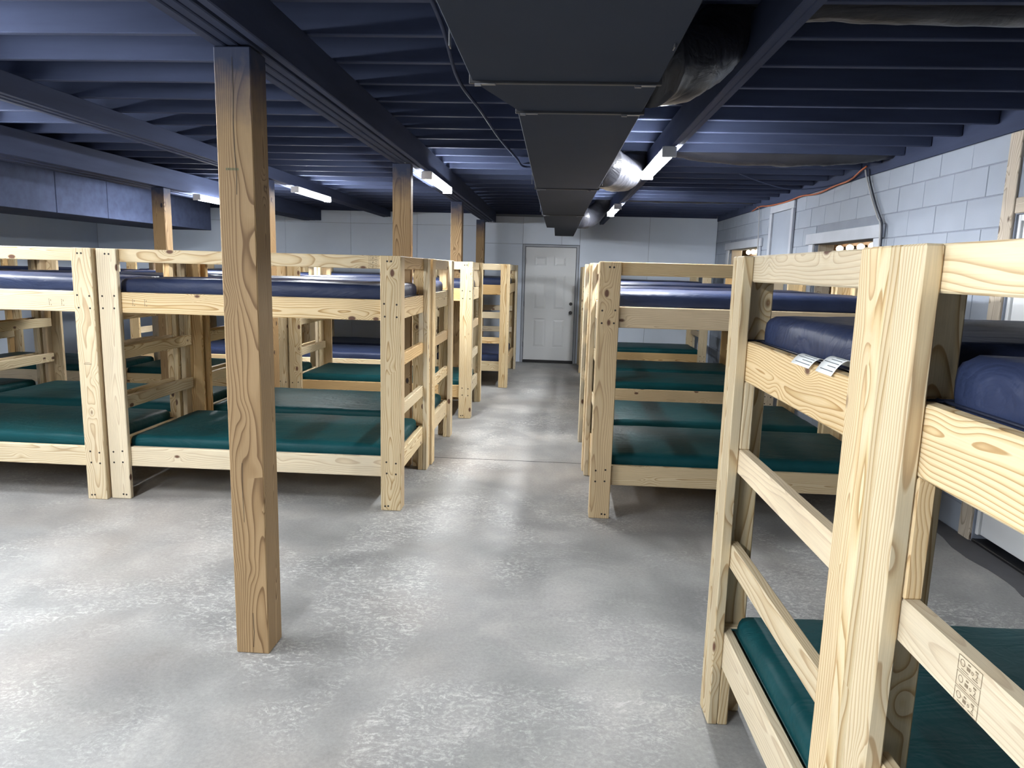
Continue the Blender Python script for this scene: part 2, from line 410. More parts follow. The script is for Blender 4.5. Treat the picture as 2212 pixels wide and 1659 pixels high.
# right wall: painted concrete blocks with two window openings and a doorway
W1 = (6.49, 7.98, 0.95, 2.04); W2 = (10.15, 11.85, 0.95, 2.085); D2 = (3.62, 4.60, 0.0, 2.10)
bm = bmesh.new(); T0, T1 = XR+0.006, XR+0.20
def wseg(y0, y1, z0, z1): abox(bm, (T0, y0, z0), (T1, y1, z1))
WT = 2.66
wseg(YN, D2[0], 0, WT); wseg(D2[0], D2[1], D2[3], WT); wseg(D2[1], W1[0], 0, WT)
for W_ in (W1, W2): wseg(W_[0], W_[1], 0, W_[2]); wseg(W_[0], W_[1], W_[3], WT)
wseg(W1[1], W2[0], 0, WT); wseg(W2[1], YF+0.1, 0, WT); wseg(YN, YF+0.1, WT, ZC)
rw = link(bpy.data.objects.new('wall_right', mesh_from(bm, 'wall_right', MAT['mortar']))); tag(rw, kind='structure')
BH, BL = 0.2032, 0.4064
for row in range(13):
    z0 = row*BH + 0.004; z1 = min(z0 + BH - 0.007, 2.603)
    if z1 - z0 < 0.03: continue
    yy = 4.74 - (BL/2 if row % 2 else 0.0)
    while yy < YF - 0.02:
        a, b = max(yy, 4.74)+0.003, min(yy+BL, YF-0.005)-0.003
        yy += BL
        segs = [(a, b)]
        for W_ in (W1, W2):
            if z1 > W_[2] and z0 < W_[3]:
                ns = []
                for s in segs:
                    if s[1] <= W_[0] or s[0] >= W_[1]: ns.append(s); continue
                    if s[0] < W_[0]: ns.append((s[0], W_[0]))
                    if s[1] > W_[1]: ns.append((W_[1], s[1]))
                segs = ns
        for s in segs:
            if s[1]-s[0] > 0.04:
                dp = random.choice((0.0, 0.0, 0.001, 0.002))
                board('block', (XR+dp, s[0], z0), (XR+0.03+dp, s[1], z1), MAT['block'], rw, grain='y', bev=0.003)
# ledger of dark paint along the top of the block wall
board('ledger', (XR-0.016, YN+0.01, 2.605), (XR+0.004, YF-0.01, ZC-0.002), MAT['navy_paint'], rw)

def window(name, W_, dark=False):
    y0, y1, z0, z1 = W_
    e = empty(name, (XR, (y0+y1)/2, z0)); tag(e, kind='structure')
    o = Vector((XR, (y0+y1)/2, z0))
    def b(nm, lo, hi, m): board(nm, Vector(lo)-o, Vector(hi)-o, m, e)
    b('head_trim', (XR-0.035, y0-0.16, z1), (XR-0.004, y1+0.22, z1+0.115), MAT['trim'])
    b('side_trim', (XR-0.030, y0-0.12, z0-0.02), (XR-0.004, y0, z1-0.001), MAT['trim'])
    b('side_trim', (XR-0.030, y1, z0-0.02), (XR-0.004, y1+0.13, z1-0.001), MAT['trim'])
    b('sill_trim', (XR-0.045, y0-0.14, z0-0.06), (XR-0.004, y1+0.14, z0-0.021), MAT['trim'])
    b('jamb', (XR+0.03, y0, z0), (XR+0.19, y0+0.02, z1), MAT['old']); b('jamb', (XR+0.03, y1-0.02, z0), (XR+0.19, y1, z1), MAT['old'])
    return e
window('window_1', W1); window('window_2', W2)
# washroom strip seen through the openings: boarded walls
ut = boxes('wall_washroom', [((XR+0.86, 5.9, 0), (XR+0.92, 12.9, 2.66)), ((XR+0.2, 5.9, 0), (XR+0.86, 5.96, 2.66)), ((XR+0.2, 8.9, 0), (XR+0.86, 8.96, 2.66)), ((XR+0.2, 12.4, 0), (XR+0.86, 12.46, 2.66)), ((XR+0.2, 5.9, 2.5), (XR+0.92, 12.9, 2.56))], MAT['dark_board'])
tag(ut, kind='structure')
for i, q in enumerate([5.98 + 0.14*j for j in range(20)] + [9.0 + 0.14*j for j in range(24)]):
    board('wall_board', (XR+0.842, q, 0.9), (XR+0.858, q+0.134, 2.49), MAT['dark_board'], ut)

def vanity(name, x, yc, zc, nb, label, step):
    e = empty(name, (x, yc, zc)); tag(e, label, 'light', 'vanity lights in the washroom')
    bm = box_bm(nb*step+0.10, 0.15, 0.05, 0.008)
    o = bpy.data.objects.new('light_bar', mesh_from(bm, 'light_bar', MAT['vanity'])); o.rotation_euler = (R(90), 0, R(90)); link(o, e)
    for i in range(nb):
        bm = bmesh.new(); bmesh.ops.create_uvsphere(bm, u_segments=16, v_segments=10, radius=0.036)
        s = bpy.data.objects.new('bulb', mesh_from(bm, 'bulb', MAT['bulb'], True)); s.location = (-0.085, (i-(nb-1)/2)*step, -0.0); link(s, e)
        bm = bmesh.new(); cyl_bm(bm, (-0.05, 0, 0), (1, 0, 0), 0.026, 0.03, 12)
        q = bpy.data.objects.new('socket', mesh_from(bm, 'socket', MAT['black'])); q.location = (0, (i-(nb-1)/2)*step, 0); link(q, e)
vanity('vanity_light', 3.36, 8.163, 2.025, 4, 'row of round warm vanity bulbs glowing in the nearer window opening', 0.29)
vanity('vanity_light', 3.15, 11.515, 2.056, 3, 'row of small round bulbs in the farther window opening by the corner', 0.28)

# boarded-up recess with trim boards between the windows
e = empty('boarded_opening', (XR, 9.18, 0)); tag(e, kind='structure'); e.name = 'trim_1'
o = Vector((XR, 9.18, 0))
for nm, lo, hi in (('head_trim', (XR-0.03, 8.72, 2.49), (XR-0.004, 9.66, 2.58)), ('side_trim', (XR-0.035, 8.72, 0.0), (XR-0.004, 8.80, 2.488)), ('side_trim', (XR-0.035, 9.57, 0.0), (XR-0.004, 9.66, 2.488)), ('infill_panel', (XR-0.010, 8.81, 0.0), (XR-0.004, 9.56, 2.486))):
    board(nm, Vector(lo)-o, Vector(hi)-o, MAT['trim'] if nm != 'infill_panel' else MAT['block'], e)

# near right doorway: rough timber jamb, header and a white flush door
e = empty('door_2', (XR, 4.1, 0)); tag(e, kind='structure'); o = Vector((XR, 4.1, 0))
def db(nm, lo, hi, m, par=e): return board(nm, Vector(lo)-o, Vector(hi)-o, m, par)
db('jamb_post', (XR-0.012, 4.612, 0.0), (XR+0.09, 4.735, 2.60), MAT['old'])
db('jamb_post', (XR-0.012, 3.49, 0.0), (XR+0.09, 3.61, 2.60), MAT['old'])
db('header', (XR-0.006, 3.615, 2.105), (XR+0.08, 4.608, 2.20), MAT['old'])
db('door_stop', (XR+0.02, 4.575, 0.05), (XR+0.07, 4.605, 2.10), MAT['door']); db('door_stop', (XR+0.02, 3.62, 2.06), (XR+0.07, 4.574, 2.10), MAT['door'])
db('door_leaf', (XR+0.035, 3.64, 0.055), (XR+0.075, 4.57, 2.055), MAT['door'])
db('siding', (XR+0.06, 3.62, 2.205), (XR+0.10, 4.60, 2.62), MAT['navy_paint'])
db('threshold', (XR-0.0, 3.62, 0.0), (XR+0.16, 4.60, 0.02), MAT['black'])

# far door: white six-panel door
DX0, DX1, DZ = -0.61, 0.34, 2.11
e = empty('door_1', (DX0, YF, 0)); tag(e, kind='structure'); o = Vector((DX0, YF, 0))
def db(nm, lo, hi, m, par=e, off=o): return board(nm, Vector(lo)-off, Vector(hi)-off, m, par)
db('door_frame', (DX0-0.03, YF-0.012, 0), (DX0+0.012, YF+0.09, DZ+0.025), MAT['trim']); db('door_frame', (DX1-0.012, YF-0.012, 0), (DX1+0.03, YF+0.09, DZ+0.025), MAT['trim'])
db('door_frame', (DX0+0.013, YF-0.012, DZ-0.012), (DX1-0.013, YF+0.09, DZ+0.025), MAT['trim'])
db('threshold', (DX0+0.013, YF-0.02, 0.0), (DX1-0.013, YF+0.09, 0.045), MAT['black'])
x0, x1, z0, z1, ys_ = DX0+0.022, DX1-0.022, 0.05, DZ-0.02, YF+0.012
W_, H_ = x1-x0, z1-z0
# leaf: back sheet plus stiles and rails, so that the six panels are really recessed
leaf = db('door_leaf', (x0, ys_+0.014, z0), (x1, ys_+0.045, z1), MAT['door'])
fx = [0.0, 0.185, 0.435, 0.575, 0.82, 1.0]; fz = [0.0, 0.115, 0.37, 0.455, 0.765, 0.835, 0.925, 1.0]
bm = bmesh.new()
def fb(a, b, c, d): abox(bm, (x0+a*W_-DX0, ys_-YF, z0+c*H_), (x0+b*W_-DX0, ys_+0.0139-YF, z0+d*H_))
fb(0, fx[1], 0, 1); fb(fx[2], fx[3], 0, 1); fb(fx[4], 1, 0, 1)
for a, b in ((fx[1], fx[2]), (fx[3], fx[4])):
    fb(a, b, 0, fz[1]); fb(a, b, fz[2], fz[3]); fb(a, b, fz[4], fz[5]); fb(a, b, fz[6], 1)
link(bpy.data.objects.new('stiles_and_rails', mesh_from(bm, 'stiles_and_rails', MAT['door'])), e)
for a, b in ((fx[1], fx[2]), (fx[3], fx[4])):
    for c, d in ((fz[1], fz[2]), (fz[3], fz[4]), (fz[5], fz[6])):
        lx0, lx1, lz0, lz1 = x0+a*W_-DX0+0.012, x0+b*W_-DX0-0.012, z0+c*H_+0.012, z0+d*H_-0.012
        bm = bmesh.new(); i = 0.035
        A = [bm.verts.new(q) for q in ((lx0, ys_+0.0138-YF, lz0), (lx1, ys_+0.0138-YF, lz0), (lx1, ys_+0.0138-YF, lz1), (lx0, ys_+0.0138-YF, lz1))]
        B = [bm.verts.new(q) for q in ((lx0+i, ys_+0.003-YF, lz0+i), (lx1-i, ys_+0.003-YF, lz0+i), (lx1-i, ys_+0.003-YF, lz1-i), (lx0+i, ys_+0.003-YF, lz1-i))]
        bm.faces.new(B)
        for q in range(4): bm.faces.new((A[q], A[(q+1) % 4], B[(q+1) % 4], B[q]))
        link(bpy.data.objects.new('door_panel', mesh_from(bm, 'door_panel', MAT['door'])), e)
for nm, zz, rr in (('deadbolt', 1.09, 0.030), ('knob', 0.93, 0.033)):
    bm = bmesh.new(); cx_ = x0+0.93*W_-DX0
    cyl_bm(bm, (cx_, ys_-YF, zz), (0, -1, 0), rr, 0.012, 20)
    if nm == 'knob': cyl_bm(bm, (cx_, ys_-YF-0.012, zz), (0, -1, 0), 0.012, 0.03, 12); cyl_bm(bm, (cx_, ys_-YF-0.04, zz), (0, -1, 0), 0.028, 0.03, 20)
    link(bpy.data.objects.new(nm, mesh_from(bm, nm, MAT['black'])), e)
for zz in (0.28, 1.02, 1.80): db('hinge', (DX0+0.008, YF-0.016, zz), (DX0+0.024, YF+0.012, zz+0.10), MAT['galv'])

# ------------------------------------------------------------------ support posts
def post(cx_, cy_, wx, wy, zt, label):
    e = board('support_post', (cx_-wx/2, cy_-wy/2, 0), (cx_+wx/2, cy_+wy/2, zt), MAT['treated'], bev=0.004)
    tag(e, label, 'post', 'timber posts holding up the beams'); return e
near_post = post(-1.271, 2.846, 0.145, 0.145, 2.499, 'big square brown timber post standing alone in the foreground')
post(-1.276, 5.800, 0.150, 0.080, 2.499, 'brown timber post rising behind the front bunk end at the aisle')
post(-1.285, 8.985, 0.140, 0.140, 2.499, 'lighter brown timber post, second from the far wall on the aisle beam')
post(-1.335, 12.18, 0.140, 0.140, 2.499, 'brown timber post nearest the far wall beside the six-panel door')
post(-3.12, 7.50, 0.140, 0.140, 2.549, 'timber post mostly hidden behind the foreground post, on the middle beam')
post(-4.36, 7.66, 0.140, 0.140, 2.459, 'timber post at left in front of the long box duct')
# drying checks and a faint green mill mark on the foreground post
bm = bmesh.new(); yf = -0.0727
def crack(pts, wd):
    for (xa, za), (xb, zb) in zip(pts, pts[1:]):
        q = [bm.verts.new(c) for c in ((xa-wd/2, 0, za), (xa+wd/2, 0, za), (xb+wd/2, 0, zb), (xb-wd/2, 0, zb))]
        bm.faces.new(q)
crack([(0.000, 2.46), (0.001, 2.33), (-0.003, 2.22), (-0.001, 2.10), (0.003, 2.02), (0.001, 1.95)], 0.0022)
crack([(-0.018, 0.86), (-0.020, 0.70), (-0.017, 0.60)], 0.0016); crack([(0.006, 0.19), (0.009, 0.10), (0.004, 0.03)], 0.0022)
ck = link(bpy.data.objects.new('drying_check', mesh_from(bm, 'drying_check', MAT['screw'])))
ck['kind'] = 'stuff'; ck.parent = near_post; ck.matrix_parent_inverse = near_post.matrix_basis.inverted(); ck.location = (-1.271, 2.846-0.0732, 0)
# ------------------------------------------------------------------ main box duct
dz0, dz1 = 2.27, 2.58
du = empty('air_duct', (0.05, 2.0, dz0)); tag(du, 'long charcoal box duct hanging under the joists above the aisle', 'duct')
def sect(nm, xa0, xa1, ya, xb0, xb1, yb, z0=dz0, z1=dz1, mat=MAT['duct_paint'], par=du, o=Vector((0.05, 2.0, dz0))):
    bm = bmesh.new()
    v = [bm.verts.new(Vector(q)-o) for q in ((xa0, ya, z0), (xa1, ya, z0), (xa1, ya, z1), (xa0, ya, z1), (xb0, yb, z0), (xb1, yb, z0), (xb1, yb, z1), (xb0, yb, z1))]
    for f in ((3, 2, 1, 0), (4, 5, 6, 7), (0, 1, 5, 4), (1, 2, 6, 5), (2, 3, 7, 6), (3, 0, 4, 7)): bm.faces.new([v[i] for i in f])
    bmesh.ops.recalc_face_normals(bm, faces=bm.faces)
    bmesh.ops.bevel(bm, geom=bm.edges[:], offset=0.004, segments=1, affect='EDGES')
    ob = bpy.data.objects.new(nm, mesh_from(bm, nm, mat)); return link(ob, par)
sect('duct_section', -0.292, 0.292, -2.6, -0.292, 0.292, -0.12); sect('duct_section', -0.292, 0.292, -0.112, -0.292, 0.292, 2.318)
sect('reducer', -0.292, 0.292, 2.330, -0.170, 0.288, 2.735)
sect('duct_section', -0.172, 0.288, 2.747, -0.182, 0.268, 5.228); sect('duct_section', -0.182, 0.268, 5.240, -0.184, 0.252, 7.680); sect('duct_section', -0.184, 0.252, 7.692, -0.176, 0.258, 10.02)
sect('end_section', -0.070, 0.252, 10.03, -0.075, 0.246, 12.40, dz0+0.001, dz1-0.05)
for ya, a, b in ((2.324, -0.292, 0.292), (2.741, -0.171, 0.288), (5.234, -0.182, 0.268), (7.686, -0.184, 0.252)):
    board('drive_cleat', (a-0.008-0.05, ya-2.0-0.009, -0.008), (b+0.008-0.05, ya-2.0+0.009, dz1-dz0+0.006), MAT['seam'], du, bev=0.002)
    for xx in (a+0.01, b-0.075):
        bm = bmesh.new(); abox(bm, (0, -0.012, -0.011), (0.065, 0.006, -0.0082)); abox(bm, (0.0, -0.010, -0.016), (0.02, 0.0, -0.011))
        c_ = bpy.data.objects.new('cleat_tab', mesh_from(bm, 'cleat_tab', MAT['galv'])); c_.location = (xx-0.05, ya-2.0, 0); link(c_, du)
for ya in (1.95, 4.9, 7.2):
    for xx in (-0.30 if ya < 2.3 else -0.192, 0.282):
        board('hanger_strap', (xx-0.05-0.006, ya-2.0-0.015, -0.01), (xx-0.05-0.003, ya-2.0+0.015, ZJ-dz0-0.002), MAT['galv'], du, bev=0)
# flexible wrapped branch ducts leaving it to the right
def flex(pts, label, r0=0.145, r1=0.112):
    o = tube('flexible_duct', pts, 0.12, MAT['plastic'], seg=28, n=14, wob=0.012, rfun=lambda t: r0*(1-min(1, t*2.2)) + r1*min(1, t*2.2))
    tag(o, label, 'duct', 'wrapped flexible ducts'); return o
flex([(0.30, 2.68, 2.425), (0.44, 2.80, 2.47), (0.56, 2.95, 2.56), (0.65, 3.035, 2.69), (0.74, 3.035, 2.80), (0.95, 3.035, 2.80), (1.6, 3.035, 2.79), (2.76, 3.035, 2.80)], 'near black wrinkled flexible duct crossing over the right beam')
flex([(0.28, 5.12, 2.42), (0.40, 5.50, 2.43), (0.51, 5.90, 2.47), (0.60, 6.20, 2.58), (0.68, 6.315, 2.74), (0.80, 6.315, 2.80), (1.3, 6.315, 2.74), (1.9, 6.315, 2.72), (2.4, 6.315, 2.75), (2.76, 6.315, 2.80)], 'middle black wrinkled flexible duct beside the bright right lamp')
flex([(0.27, 9.95, 2.41), (0.42, 10.22, 2.44), (0.55, 10.38, 2.56), (0.64, 10.415, 2.70), (0.76, 10.415, 2.80), (1.4, 10.415, 2.79), (2.76, 10.415, 2.80)], 'farthest black flexible duct near the end of the box duct')
# long box duct on the far left
ld = empty('box_duct', (-5.9, 7.0, 2.17)); tag(ld, 'large dark blue box duct running along the left side above the bunks', 'duct')
for a, b in ((1.5, 4.4), (4.408, 7.6), (7.608, 8.5), (8.508, 11.1)):
    sect('duct_section', -6.45, -5.52, a, -6.45, -5.52, b, 2.17, 2.655, MAT['navy_paint'], ld, Vector((-5.9, 7.0, 2.17)))

# ------------------------------------------------------------------ ceiling lamps
def lamp_proto():
    e = empty('ceiling_light')
    L2 = 0.58
    k1 = link(bpy.data.objects.new('housing', mesh_from(box_bm(0.075, 2*L2, 0.028, 0.004), 'housing', MAT['lamp_body'])), e); k1.location = (0, 0, -0.014)
    bm = bmesh.new(); n = 10; prof = [(0.046*math.cos(math.pi+math.pi*i/n), 0.040*math.sin(math.pi+math.pi*i/n)-0.0285) for i in range(n+1)]
    a = [bm.verts.new((q[0], -L2+0.02, q[1])) for q in prof]; b = [bm.verts.new((q[0], L2-0.02, q[1])) for q in prof]
    for i in range(n): bm.faces.new((a[i], b[i], b[i+1], a[i+1]))
    bm.faces.new((a[0], a[-1], b[-1], b[0])); bm.faces.new(a); bm.faces.new(b[::-1])
    bmesh.ops.recalc_face_normals(bm, faces=bm.faces)
    k2 = link(bpy.data.objects.new('diffuser', mesh_from(bm, 'diffuser', MAT['lamp'], False)), e)
    KIDS[e.name] = [k1, k2]
    for s in (-1, 1):
        q = link(bpy.data.objects.new('end_cap', mesh_from(box_bm(0.094, 0.016, 0.068, 0.006), 'end_cap', MAT['lamp_body'])), e); q.location = (0, s*(L2-0.009), -0.0365)
        KIDS[e.name].append(q)
    return e
LP = lamp_proto()
lamps = [(-1.151, 6.75, 2.499, 'bright strip lamp under the aisle beam, behind the second timber post'),
         (-3.00, 8.60, 2.549, 'bright strip lamp under the middle beam, right of the foreground post'),
         (-4.25, 8.80, 2.459, 'bright strip lamp half hidden by the foreground post on its left'),
         (0.690, 5.35, 2.499, 'brightest strip lamp on the right beam beside the middle flexible duct'),
         (0.690, 9.32, 2.499, 'small distant strip lamp at the far end of the right beam'),
         (-1.270, -0.10, 2.499, 'strip lamp on the aisle beam just above and left of the camera'),
         (-3.10, 2.62, 2.549, 'strip lamp on the middle beam left of the camera'),
         (-4.36, 4.60, 2.459, 'strip lamp on the third beam outside the left edge'),
         (-6.53, 4.60, 2.499, 'added unseen strip lamp on the outermost left beam'),  # added lamp, out of view, to brighten the far wall
         (-3.10, -1.30, 2.549, 'added unseen strip lamp on the middle beam behind the camera'),  # lamp added behind the camera to light the bunk fronts
         (-4.46, 0.70, 2.459, 'added unseen strip lamp on the third beam left of the camera')]  # out-of-frame lamp added to lift the bunk and post fronts
for i, (x_, y_, z_, lb) in enumerate(lamps):
    q = LP if i == 0 else copy_tree(LP)
    q.location = (x_, y_, z_); tag(q, lb, 'light', 'strip lamps on the beams')

# ------------------------------------------------------------------ bunk beds
T, PL, T4 = 0.038, 0.140, 0.089
BL_, BW_, BHt = 2.085, 1.150, 1.755
def bunk_proto():
    """length along +x from the aisle end, width along +y; origin at the near aisle corner"""
    e = empty('bunk_bed'); ks = []
    def b(nm, lo, hi, m=MAT['pine']):
        q = board(nm, lo, hi, m, e); ks.append(q); return q
    for sx in (0, 1):
        for sy in (0, 1):
            xa, xb = (0, PL) if sx == 0 else (BL_-PL, BL_)
            ya, yb = (0, T) if sy == 0 else (BW_-T, BW_)
            pk = b('post_plank', (xa, ya+0.0005, 0), (xb, yb-0.0005, BHt))
            # screw heads in the outer face
            bm = bmesh.new(); fy = ya+0.0002 if sy == 0 else yb-0.0002; dy = -1 if sy == 0 else 1
            cx_ = (xa+xb)/2
            for zz, offs in ((1.715, (-0.005, 0.022)), (1.435, (-0.042, 0.043)), (1.352, (-0.042, 0.038)), (0.345, (-0.036, 0.030)), (0.268, (-0.036, 0.028)), (0.035, (0.018, 0.040))):
                for of in offs: cyl_bm(bm, (cx_+of*(1 if sx else -1)*-1, fy, zz+0.004*math.sin(of*900)), (0, dy, 0), 0.0068, 0.0008, 8)
            sc = bpy.data.objects.new('screws', mesh_from(bm, 'screws', MAT['screw'])); link(sc, pk); sc['kind'] = 'stuff'
            sc.matrix_parent_inverse = pk.matrix_basis.inverted(); KIDS[pk.name] = [sc]
            x2, x3 = (0.0005, T) if sx == 0 else (BL_-T, BL_-0.0005)
            y2, y3 = (T, T+T4) if sy == 0 else (BW_-T-T4, BW_-T)
            b('end_plank', (x2, y2+0.0005, 0), (x3, y3-0.0005, BHt))
            x4, x5 = (T+0.0005, 2*T) if sx == 0 else (BL_-2*T, BL_-T-0.0005)
            y4, y5 = (2*T+0.001, T+T4) if sy == 0 else (BW_-T-T4, BW_-2*T-0.001)
            b('spacer_block', (x4, y4, 0), (x5, y5, 0.2315)); b('spacer_block', (x4, y4, 1.0765), (x5, y5, 1.3215))
    for ya in (T+0.0005, BW_-2*T):
        yb = ya+T-0.0005
        for z0, z1 in ((1.667, 1.755), (1.322, 1.462), (0.232, 0.372)): b('side_rail', (T+0.001, ya, z0), (BL_-T-0.001, yb, z1))
    for xa in (T+0.0005, BL_-2*T):
        xb = xa+T-0.0005
        for z0, z1 in ((1.667, 1.756), (1.322, 1.462), (0.232, 0.372)): b('end_rail', (xa, 2*T+0.001, z0), (xb, BW_-2*T-0.001, z1))
        for z0, z1 in ((0.988, 1.077), (0.629, 0.718)): b('rung', (xa, 2*T+0.001, z0), (xb, BW_-2*T-0.001, z1))
    for zz in (0.318, 1.415): b('deck_board', (2*T+0.003, 2*T+0.003, zz), (BL_-2*T-0.003, BW_-2*T-0.003, zz+0.012), MAT['ply'])
    KIDS[e.name] = ks
    return e

def mattress_mesh(name, mat, th, seed, lx=1.90, ly=0.97, wr=0.006):
    bm = bmesh.new(); nx, ny, nz = 56, 28, 5; a, b_, c_ = lx/2, ly/2, th/2; rr = min(0.042, c_*0.75)
    grid = {}
    def vert(i, j, k):
        if (i, j, k) in grid: return grid[(i, j, k)]
        q = Vector((-a+2*a*i/nx, -b_+2*b_*j/ny, -c_+2*c_*k/nz))
        core = Vector((max(-a+rr, min(a-rr, q.x)), max(-b_+rr, min(b_-rr, q.y)), max(-c_+rr, min(c_-rr, q.z))))
        d = q - core
        n_ = d.normalized() if d.length > 1e-6 else Vector((0, 0, 1 if q.z > 0 else -1))
        if d.length > 1e-6: q = core + n_*rr
        s = Vector((q.x*2.2+seed*9.1, q.y*3.3, q.z*3+seed))
        edge = min(1.0, max(abs(q.x)/a, abs(q.y)/b_))**6
        h = wr*(noise.noise(s*1.3)*0.9 + noise.noise(s*3.1)*0.45) + edge*wr*0.9*abs(noise.noise(Vector((q.x*11+seed, q.y*11, seed))))
        if q.z < -c_*0.5: h *= 0.1
        crown = 0.010*(1-(q.x/a)**4)*(1-(q.y/b_)**4) if q.z > 0 else 0.0
        q = q + n_*h + Vector((0, 0, crown))
        if q.z < -c_: q.z = -c_
        v = bm.verts.new(q); grid[(i, j, k)] = v; return v
    for i in range(nx):
        for j in range(ny):
            bm.faces.new((vert(i, j, nz), vert(i+1, j, nz), vert(i+1, j+1, nz), vert(i, j+1, nz)))
            bm.faces.new((vert(i, j, 0), vert(i, j+1, 0), vert(i+1, j+1, 0), vert(i+1, j, 0)))
    for i in range(nx):
        for k_ in range(nz):
            bm.faces.new((vert(i, 0, k_), vert(i+1, 0, k_), vert(i+1, 0, k_+1), vert(i, 0, k_+1)))
            bm.faces.new((vert(i, ny, k_), vert(i, ny, k_+1), vert(i+1, ny, k_+1), vert(i+1, ny, k_)))
    for j in range(ny):
        for k_ in range(nz):
            bm.faces.new((vert(0, j, k_), vert(0, j, k_+1), vert(0, j+1, k_+1), vert(0, j+1, k_)))
            bm.faces.new((vert(nx, j, k_), vert(nx, j+1, k_), vert(nx, j+1, k_+1), vert(nx, j, k_+1)))
    return mesh_from(bm, name, mat, True)

def piping_mesh(name, mat, lx, ly, z, seed, rad=0.0035):
    a, b_, rr = lx/2+0.001, ly/2+0.001, 0.042; pts = []
    for cx_, cy_, a0 in ((a-rr, b_-rr, 0), (-a+rr, b_-rr, 90), (-a+rr, -b_+rr, 180), (a-rr, -b_+rr, 270)):
        for t in range(0, 91, 30): pts.append((cx_+rr*math.cos(R(a0+t)), cy_+rr*math.sin(R(a0+t)), z+0.002*math.sin(seed+a0+t)))
    pts.append(pts[0])
    return tube_mesh(name, pts, rad, mat, seg=5, n=2, caps=False)

NAVY_T, GREEN_T = 0.128, 0.108
navy = [mattress_mesh('mattress', MAT['navy'], NAVY_T, s) for s in (1.7, 4.2, 8.8)]
green = [mattress_mesh('mattress', MAT['green'], GREEN_T, s, wr=0.005) for s in (2.9, 6.1, 11.3)]
navy_p = piping_mesh('piping', MAT['navy_seam'], 1.90, 0.97, -0.030, 1); green_p = piping_mesh('piping', MAT['green_seam'], 1.90, 0.97, -0.020, 2)

BP = bunk_proto()
KX = {}
NB = 0
def bunk(x_, y_, s, th, desc, short, low='green', rot90=False):
    """s=+1: the aisle end is the left end; s=-1: the aisle end is the right end"""
    global NB
    q = BP if NB == 0 else copy_tree(BP)
    a = R(th)
    if rot90:      # length runs away from the camera, (x_, y_) = near right corner
        q.location = (x_, y_, 0); q.rotation_euler = (0, 0, a + R(90))
    elif s > 0:
        q.location = (x_, y_, 0); q.rotation_euler = (0, 0, a)
    else:
        q.location = (x_-BL_*math.cos(a), y_-BL_*math.sin(a), 0); q.rotation_euler = (0, 0, a)
    tag(q, 'pine lumber bunk bed, ' + desc, 'bunk bed', 'pine bunk beds in the dormitory')
    ctr = q.location + Matrix.Rotation(q.rotation_euler.z, 3, 'Z') @ Vector((BL_/2, BW_/2, 0))
    res = [q]
    for lv, zb, th_, ms, pm, colr in ((('top', 1.4285, NAVY_T, navy, navy_p, 'navy'), ('lower', 0.3315, GREEN_T, green, green_p, 'green')) if low == 'green' else (('top', 1.4285, NAVY_T, navy, navy_p, 'navy'), ('lower', 0.3315, NAVY_T, navy, navy_p, 'navy'))):
        m = bpy.data.objects.new('mattress', ms[(NB*2+(lv == 'top')) % 3]); link(m)
        random.seed(NB*13+len(lv))
        m.location = ctr + Vector((random.uniform(-.006, .006), random.uniform(-.006, .006), zb+th_/2))
        m.rotation_euler = (0, 0, q.rotation_euler.z + R(random.uniform(-.25, .25)) + (math.pi if random.random() < 0.5 else 0))
        tag(m, f'{colr} {lv} mattress of the bunk ' + short, 'mattress', colr+' mattresses on the bunks')
        pp = bpy.data.objects.new('piping', pm); link(pp, m)
        res.append(m)
    NB += 1
    return res

A = bunk(-1.035, 4.650, -1, 0.35, 'in front left row directly behind the foreground post', 'right behind the foreground timber post')
A0 = bunk(-3.130, 4.600, -1, 0.0, 'in front left row cut off by the left edge', 'cut off by the left edge')
bunk(-1.028, 5.842, -1, -0.2, 'back to back behind the front left bed at the aisle', 'second from camera on the aisle\'s left')
B0 = bunk(-3.128, 5.800, -1, 0.0, 'back to back behind the bed at the left edge', 'second row, behind the left edge one')
bunk(-5.235, 5.800, -1, 0.0, 'second from left edge glimpsed behind the leftmost one', 'glimpsed farthest left in second row')
bunk(-0.931, 7.779, -1, 0.3, 'third from the camera along the left of the aisle', 'third from camera on the aisle\'s left')
bunk(-3.035, 7.790, -1, 0.0, 'in the middle left row behind the hidden timber post', 'third row, behind the hidden timber post')
bunk(-5.140, 7.790, -1, 0.0, 'in the middle left row below the long box duct', 'third row, below the long box duct')
bunk(-0.672, 9.945, 1, 0.0, 'turned lengthwise beside the far door, rungs facing the camera', 'turned lengthwise beside the far white door', 'navy', True)
bunk(-1.90, 9.700, -1, 0.0, 'in far left row just left of the one turned lengthwise', 'just left of the lengthwise one, nearer row', 'navy')
bunk(-1.90, 10.862, -1, 0.0, 'against the far wall left of the one turned lengthwise', 'just left of the lengthwise one, wall row', 'navy')
bunk(-4.00, 9.700, -1, 0.0, 'in far left row second from the one turned lengthwise', 'second left of the lengthwise one, nearer row', 'navy')
bunk(-4.00, 10.862, -1, 0.0, 'against the far wall second from the one turned lengthwise', 'second left of the lengthwise one, wall row', 'navy')
R1 = bunk(0.274, 4.692, 1, -0.1, 'first across the aisle on the right, past the near right pair', 'first right of the aisle, past the near pair')
bunk(0.262, 5.848, 1, 0.0, 'back to back behind the first one right of the aisle', 'second right of the aisle, past the near pair')
bunk(0.385, 7.945, 1, 0.0, 'third from the camera along the right wall', 'third right of the aisle, past the near pair')
bunk(0.425, 9.100, 1, 0.0, 'fourth from the camera along the right wall', 'fourth right of the aisle, past the near pair')
bunk(0.405, 11.705, 1, 0.0, 'against the far wall right of the white door', 'at the far wall right of the door')
E1 = bunk(0.650, 1.455, 1, 1.2, 'near right with a white care tag on its top mattress', 'near right one, left of the nearest')
